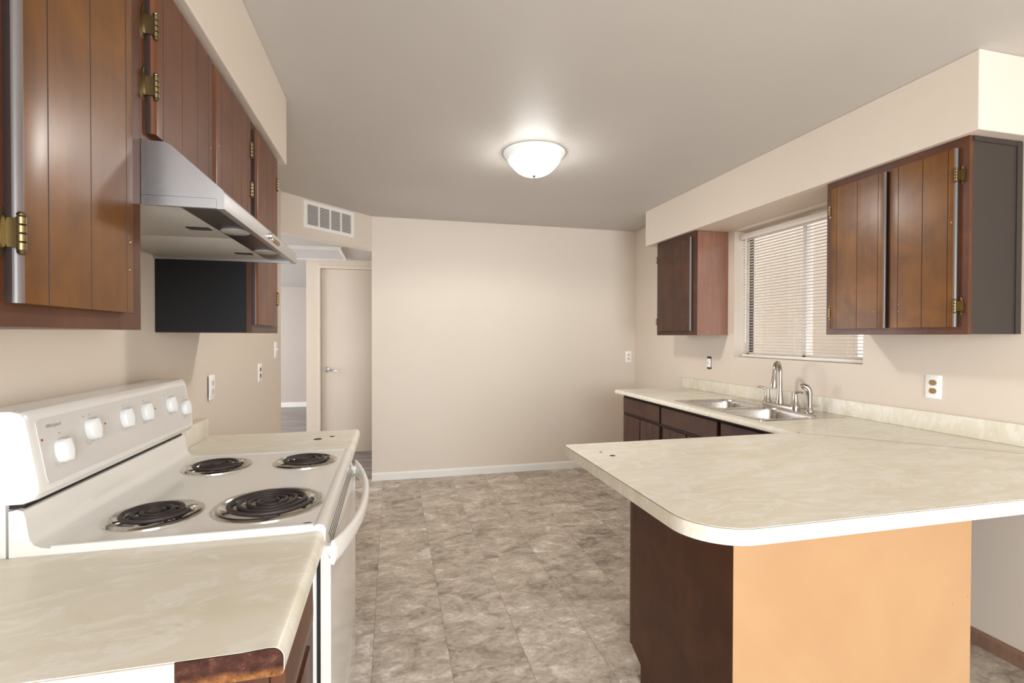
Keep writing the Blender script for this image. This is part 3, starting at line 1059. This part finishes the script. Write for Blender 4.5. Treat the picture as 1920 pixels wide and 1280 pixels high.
mb.build('face_frame', M['frame_wood'], c, False)
for i in range(2):
    dd = bx(0.97 + i * 0.40, 1.35 + i * 0.40, EY1, EY1 + 0.018, 0.14, 0.69, bev=0.003).build('door', M['dark_wood'], c)
    bx(0.97 + i * 0.40, 1.35 + i * 0.40, EY1, EY1 + 0.018, 0.71, 0.83, bev=0.003).build('drawer', M['dark_wood'], c)

# sink run base cabinets
BX = 1.858
units = [('end base cabinet against the far wall with one drawer over two doors', 3.101, 3.70, [(3.118, 3.675)], [(3.118, 3.395), (3.405, 3.675)]),
         ('sink base cabinet with a wide false drawer under the sink', 2.462, 3.100, [(2.485, 3.098)], [(2.485, 2.785), (2.795, 3.07)]),
         ('corner base cabinet beside the peninsula with one dark drawer', 1.842, 2.461, [(1.90, 2.455)], [(1.90, 2.455)])]
for lab, y0, y1, drs, dos in units:
    c = thing('base_cabinet', 'dark brown ' + lab, 'cabinet', (2.17, (y0 + y1) / 2, 0), 'dark base cabinets under the sink counter')
    mb = bx(BX + 0.018, XR - 0.002, y0, y1, 0.10, 0.118)
    mb.box(XR - 0.012, XR - 0.002, y0 + 0.016, y1 - 0.016, 0.118, 0.862)
    mb.box(BX + 0.018, XR - 0.002, y0, y0 + 0.016, 0.118, 0.725)
    mb.box(BX + 0.018, XR - 0.002, y1 - 0.016, y1, 0.118, 0.725)
    mb.box(BX + 0.08, XR - 0.002, y0, y1, 0.0, 0.10)
    mb.build('carcass', M['dark_wood'], c, False)
    mb = MB()
    mb.box(BX, BX + 0.018, y0, y1, 0.10, 0.866)
    mb.build('face_frame', M['groove'], c, False)
    for a, d in drs:
        dp = [(BX, 0.722), (BX - 0.012, 0.724), (BX - 0.018, 0.730), (BX - 0.018, 0.842), (BX - 0.012, 0.848), (BX, 0.85)]
        MB().prism(dp, 'y', a, d - 0.006).build('drawer', M['dark_wood'], c, True, 30)
    for a, d in dos:
        n = 3
        cab_door(c, a, d, 0.13, 0.705, BX, -1, [a + (d - a) * k / n for k in range(1, n)], M['dark_wood'], (), 0)

# ------------------------------------------------------------------ sink, faucet, sprayer
sk = thing('kitchen_sink', 'double-bowl stainless steel sink set in the right counter', 'sink', (2.16, 2.59, KZ))
mb = MB()
bowls = [(1.914, 2.298, 2.620, 2.978), (1.914, 2.298, 2.205, 2.588)]
RZ = KZ + 0.004
fill_with_holes(mb, rrect(SX0, SX1, SKY0, SKY1, 0.018), [rrect(*bb, 0.07) for bb in bowls], RZ)
o1 = rrect(SX0, SX1, SKY0, SKY1, 0.018)
o2 = rrect(SX0 - 0.002, SX1 + 0.002, SKY0 - 0.002, SKY1 + 0.002, 0.02)
mb.rings([[(x, y, RZ) for x, y in o1], [(x, y, KZ + 0.0005) for x, y in o2]], False, False)
mb.build('rim', M['steel_y'], sk, True, 50)
for bb in bowls:
    p = MB()
    x0, x1, y0, y1 = bb
    rr = []
    for d, dz, rad in ((0.0, 0.0, 0.07), (0.003, -0.004, 0.069), (0.006, -0.02, 0.068), (0.012, -0.13, 0.062), (0.02, -0.15, 0.056), (0.04, -0.158, 0.045)):
        rr.append([(x, y, RZ + dz) for x, y in rrect(x0 + d, x1 - d, y0 + d, y1 - d, rad, 8)])
    p.rings(rr, False, True)
    bo = p.build('basin', M['steel_y'], sk, True, 60)
    MB().lathe([(0.042, 0), (0.042, 0.002), (0.036, 0.003), (0.03, -0.0), (0.0, -0.001)], ((x0 + x1) / 2, (y0 + y1) / 2, RZ - 0.158), (0, 0, 1), 24).build('drain', M['nickel'], bo)

fx = 2.375
fa = thing('faucet', 'brushed nickel gooseneck faucet with two levers behind the sink', 'faucet', (fx, 2.595, RZ))
p = MB()
pl = rrect(fx - 0.028, fx + 0.028, 2.445, 2.725, 0.026)
p.rings([[(x, y, RZ) for x, y in pl], [(x, y, RZ + 0.015) for x, y in pl], [(fx + (x - fx) * 0.86, 2.585 + (y - 2.585) * 0.97, RZ + 0.020) for x, y in pl]], False, True)
p.build('base_plate', M['nickel'], fa, True, 40)
fy = 2.595
dirv = Vector((-0.843, -0.538, 0)).normalized()
path, rad = [], []
for z, q in ((0.012, 0.026), (0.03, 0.022), (0.07, 0.0165), (0.11, 0.0145), (0.16, 0.0135), (0.217, 0.013)):
    path.append(Vector((fx, fy, RZ + z)))
    rad.append(q)
R = 0.055
for i in range(1, 13):
    a = math.radians(180 * i / 12 * 0.97)
    path.append(Vector((fx, fy, RZ + 0.252)) + dirv * (R - R * math.cos(a)) + Vector((0, 0, R * math.sin(a))) - Vector((0, 0, 0.03)))
    rad.append(0.0125)
e = path[-1]
for k, q in ((0.02, 0.0130), (0.05, 0.0155), (0.095, 0.0195), (0.102, 0.0175)):
    path.append(e + Vector((0, 0, -k)) + dirv * (0.010 * k / 0.05))
    rad.append(q)
MB().tube(path, rad, 18).build('spout', M['nickel'], fa, True, 60)
for (y, sgn) in ((2.698, 1), (2.472, -1)):
    l = MB()
    l.lathe([(0.029, 0.010), (0.028, 0.018), (0.021, 0.034), (0.0195, 0.040), (0.018, 0.044), (0.0145, 0.066), (0.0125, 0.090), (0.0115, 0.102), (0.0, 0.107)], (fx, y, RZ), (0, 0, 1), 20)
    l.tube([(fx, y, RZ + 0.094), (fx - 0.006, y + sgn * 0.018, RZ + 0.105), (fx - 0.012, y + sgn * 0.045, RZ + 0.109), (fx - 0.014, y + sgn * 0.068, RZ + 0.108)], [0.009, 0.0075, 0.006, 0.005], 10)
    l.build('lever_handle', M['nickel'], fa, True, 60)
sp = thing('side_sprayer', 'brushed nickel side sprayer right of the faucet', 'sprayer', (2.378, 2.372, RZ))
l = MB()
l.lathe([(0.026, 0.0), (0.025, 0.006), (0.017, 0.022), (0.0155, 0.03)], (2.378, 2.372, RZ), (0, 0, 1), 20)
l.build('holder', M['nickel'], sp, True, 60)
MB().tube([(2.378, 2.372, RZ + 0.03), (2.378, 2.372, RZ + 0.07), (2.377, 2.372, RZ + 0.105), (2.373, 2.373, RZ + 0.128), (2.362, 2.380, RZ + 0.144), (2.350, 2.389, RZ + 0.150), (2.341, 2.396, RZ + 0.146)], [0.0145, 0.0155, 0.0165, 0.0175, 0.018, 0.016, 0.0135], 16).build('spray_head', M['nickel'], sp, True, 60)

# ------------------------------------------------------------------ ceiling light
lx, ly = 0.833, 2.845
cl = thing('ceiling_light', 'lit white dome ceiling light in the middle of the ceiling', 'light', (lx, ly, 2.30))
MB().lathe([(0.186, 0.0), (0.186, 0.006), (0.182, 0.012), (0.176, 0.016), (0.166, 0.034), (0.158, 0.042), (0.152, 0.048), (0.145, 0.048)], (lx, ly, CE), (0, 0, -1), 48).build('base_ring', M['ring'], cl, True, 40)
MB().lathe([(0.150, 0.040), (0.152, 0.048), (0.148, 0.058), (0.138, 0.066), (0.126, 0.084), (0.108, 0.102), (0.080, 0.120), (0.045, 0.131), (0.012, 0.135)], (lx, ly, CE), (0, 0, -1), 48, False, True).build('glass_dome', M['dome'], cl, True, 60)
MB().lathe([(0.013, 0.134), (0.012, 0.139), (0.006, 0.144), (0.0, 0.146)], (lx, ly, CE), (0, 0, -1), 20).build('finial', M['nickel'], cl, True, 60)

bulb_d = bpy.data.lights.new('bulb', 'SPOT')
bulb_d.energy, bulb_d.spot_size, bulb_d.spot_blend, bulb_d.shadow_soft_size = 14.0, math.radians(172), 0.25, 0.07
bulb_d.color = (1.0, 0.985, 0.95)
bulb = bpy.data.objects.new('bulb', bulb_d)
COL.objects.link(bulb)
bulb.location = (lx, ly, CE - 0.16)

# ------------------------------------------------------------------ vent grille on the diagonal header
vg = thing('vent_grille', 'white louvered return vent grille on the slanted wall over the hallway', 'vent', (-0.508, 4.372, 2.205))
s2 = math.sqrt(0.5)
A0 = Vector((-0.686, 4.194, 0))
du, dn = Vector((s2, s2, 0)), Vector((s2, -s2, 0))


def diag_box(mb, u0, u1, z0, z1, w0, w1):
    M4 = Matrix(((du.x, dn.x, 0, A0.x), (du.y, dn.y, 0, A0.y), (0, 0, 1, 0), (0, 0, 0, 1)))
    n0 = len(mb.bm.verts)
    mb.box(u0, u1, w0, w1, z0, z1)
    mb.bm.verts.ensure_lookup_table()
    bmesh.ops.transform(mb.bm, matrix=M4, verts=mb.bm.verts[n0:])


LU, VZ0, VZ1 = 0.502, 2.205, 2.422
mb = MB()
diag_box(mb, 0.03, LU - 0.03, VZ0 + 0.02, VZ1 - 0.02, 0.0005, 0.002)
mb.build('backing', M['louver_dark'], vg, False)
mb = MB()
diag_box(mb, 0, 0.034, VZ0, VZ1, 0.0, 0.012)
diag_box(mb, LU - 0.026, LU, VZ0, VZ1, 0.0, 0.012)
diag_box(mb, 0.034, LU - 0.026, VZ0, VZ0 + 0.026, 0.0, 0.012)
diag_box(mb, 0.034, LU - 0.026, VZ1 - 0.026, VZ1, 0.0, 0.012)
for k in (1, 2, 3):
    u = 0.034 + (LU - 0.06) * k / 4
    diag_box(mb, u - 0.006, u + 0.006, VZ0 + 0.026, VZ1 - 0.026, 0.0, 0.0115)
mb.build('frame', M['louver'], vg, False)
mb = MB()
nl = 15
for i in range(nl):
    z = VZ0 + 0.031 + (VZ1 - VZ0 - 0.060) * i / (nl - 1)
    diag_box(mb, 0.034, LU - 0.026, z - 0.0019, z + 0.0019, 0.002, 0.0095)
mb.build('louvers', M['louver'], vg, False)

# pale framed panel on the hallway ceiling
cp = thing('ceiling_panel', 'pale flat framed panel on the hallway ceiling above the door', 'ceiling panel', (-0.78, 5.3, HC - 0.03))
x0, x1, y0, y1 = -1.10, -0.475, 5.015, 5.72
mb = MB()
for a in ((x0, x1, y0, y0 + 0.025), (x0, x1, y1 - 0.025, y1), (x0, x0 + 0.025, y0 + 0.025, y1 - 0.025), (x1 - 0.025, x1, y0 + 0.025, y1 - 0.025)):
    mb.box(*a, HC - 0.03, HC)
mb.build('frame', M['white_trim'], cp, False)
bx(x0 + 0.025, x1 - 0.025, y0 + 0.025, y1 - 0.025, HC - 0.022, HC).build('panel', M['panel_grey'], cp, False)

# ------------------------------------------------------------------ window blind
bl = thing('window_blind', 'white mini blind with open slats in the kitchen window', 'blind', (2.55, 2.65, 1.195))
by0, by1 = WY0 + 0.012, 3.152
bx(2.525, 2.572, by0, by1, 2.058, 2.098, bev=0.003).build('headrail', M['blind'], bl)
mb = MB()
ns = 42
z0, z1 = 1.222, 2.052
tilt = math.radians(-9)
for i in range(ns):
    z = z0 + (z1 - z0) * i / (ns - 1)
    cs = []
    for k in range(4):
        w = -0.0115 + 0.023 * k / 3
        crown = 0.0016 * (1 - (w / 0.0115) ** 2)
        cs.append((2.55 + w * math.cos(tilt) - crown * math.sin(tilt), z + w * math.sin(tilt) + crown * math.cos(tilt)))
    th = 0.0005
    poly = cs + [(x, zz - th) for x, zz in reversed(cs)]
    mb.prism(poly, 'y', by0 + 0.002, by1 - 0.002)
mb.build('slats', M['blind'], bl, True, 60)
bx(2.538, 2.562, by0, by1, 1.193, 1.212, bev=0.004).build('bottom_rail', M['blind'], bl)
for y in (2.985, 2.635, 2.255):
    mb = MB()
    for xx, yy in ((2.536, y - 0.012), (2.536, y + 0.012), (2.564, y)):
        mb.tube([(xx, yy, 1.21), (xx, yy, 2.06)], 0.0009, 6)
    mb.build('ladder_cord', M['cord'], bl)
MB().tube([(2.521, 3.085, 2.07), (2.520, 3.083, 1.65), (2.521, 3.085, 1.30)], 0.0038, 8).build('tilt_wand', M['alu'], bl)

# ------------------------------------------------------------------ outlets and switches


def wall_frame(p, u, n):
    u, n = Vector(u), Vector(n)
    v = Vector((0, 0, 1))
    return Matrix(((u.x, v.x, n.x, p[0]), (u.y, v.y, n.y, p[1]), (u.z, v.z, n.z, p[2]), (0, 0, 0, 1)))


def add_local(mb, T, fn):
    n0 = len(mb.bm.verts)
    fn()
    mb.bm.verts.ensure_lookup_table()
    bmesh.ops.transform(mb.bm, matrix=T, verts=mb.bm.verts[n0:])


def outlet(label, p, u, n, rec, w=0.07, h=0.115, plate=True, gap=0.0, group=None, kind='duplex'):
    t = thing('light_switch' if kind == 'switch' else 'wall_outlet', label, 'switch' if kind == 'switch' else 'outlet', p, group)
    T = wall_frame(p, u, n)
    if plate:
        mb = MB()
        def f():
            q = rrect(-w / 2, w / 2, -h / 2, h / 2, 0.004, 3)
            q2 = rrect(-w / 2 + 0.004, w / 2 - 0.004, -h / 2 + 0.004, h / 2 - 0.004, 0.003, 3)
            mb.rings([[(x, y, gap) for x, y in q], [(x, y, gap + 0.003) for x, y in q], [(x, y, gap + 0.006) for x, y in q2]])
        add_local(mb, T, f)
        mb.build('plate', M['plate'], t, True, 40)
        if gap:
            mb = MB()
            add_local(mb, T, lambda: mb.box(-0.026, 0.026, -0.045, 0.045, 0.0, gap))
            mb.build('box_edge', M['black'], t, False)
    if kind == 'switch':
        mb = MB()
        def f():
            mb.box(-0.005, 0.005, -0.012, 0.012, 0.006, 0.007)
            mb.prism([(-0.005, 0.007), (0.006, 0.007), (0.011, 0.020), (0.006, 0.022)], 'x', -0.004, 0.004)
        add_local(mb, T, f)
        mb.build('toggle', M['plate'], t, False)
    elif kind == 'duplex':
        for s in (-1, 1):
            mb = MB()
            def f():
                q = [(0.0165 * math.copysign(abs(math.cos(a)) ** 0.75, math.cos(a)), s * 0.0195 + 0.0135 * math.copysign(abs(math.sin(a)) ** 0.9, math.sin(a))) for a in (2 * math.pi * i / 24 for i in range(24))]
                mb.rings([[(x, y, gap + 0.004) for x, y in q], [(x, y, gap + 0.0075) for x, y in q]])
            add_local(mb, T, f)
            ro = mb.build('receptacle', rec, t, False)
            mb = MB()
            def g():
                for xx in (-0.006, 0.006):
                    mb.box(xx - 0.001, xx + 0.001, s * 0.0195 - 0.001, s * 0.0195 + 0.007, gap + 0.0073, gap + 0.0078)
                mb.box(-0.002, 0.002, s * 0.0195 - 0.009, s * 0.0195 - 0.005, gap + 0.0073, gap + 0.0078)
            add_local(mb, T, g)
            mb.build('slots', M['hole'], ro, False)
    elif kind == 'bare':
        mb = MB()
        add_local(mb, T, lambda: mb.box(-0.027, 0.027, -0.050, 0.050, -0.03, 0.0012))
        mb.build('box_opening', M['black'], t, False)
        mb = MB()
        add_local(mb, T, lambda: mb.box(-0.022, 0.022, -0.035, 0.034, 0.0, 0.009, bev=0.002))
        mb.build('device', M['plate'], t)
        for za, zb in ((0.034, 0.052), (-0.052, -0.035)):
            mb = MB()
            add_local(mb, T, lambda: mb.box(-0.010, 0.010, za, zb, 0.0012, 0.003))
            mb.build('mounting_strap', M['bronze'], t, False)
        mb = MB()
        def g():
            mb.box(-0.008, 0.0, 0.001, 0.006, 0.009, 0.0095)
            mb.box(-0.008, 0.0, -0.009, -0.003, 0.009, 0.0095)
        add_local(mb, T, g)
        mb.build('slots', M['hole'], t, False)
    return t


outlet('white outlet with brown receptacles on the right wall above the backsplash', (XR, 1.772, 1.106), (0, -1, 0), (-1, 0, 0), M['brown_rec'], 0.072, 0.112)
outlet('white outlet without a cover plate on the wall left of the sink window', (XR, 3.456, 1.13), (0, -1, 0), (-1, 0, 0), M['plate'], kind='bare', plate=False)
outlet('white outlet on the far wall near the right corner', (2.411, YF, 1.129), (1, 0, 0), (0, -1, 0), M['ivory'], 0.066, 0.115)
outlet('white outlet standing off the left wall right behind the stove', (XL, 2.545, 1.10), (0, 1, 0), (1, 0, 0), M['ivory'], 0.07, 0.118, gap=0.006)
outlet('white outlet with dark receptacles on the left wall below the switch', (XL, 3.425, 1.105), (0, 1, 0), (1, 0, 0), M['taupe_rec'], 0.075, 0.118)
outlet('white toggle light switch at the end of the left wall', (XL, 3.865, 1.237), (0, 1, 0), (1, 0, 0), M['plate'], 0.075, 0.118, kind='switch')
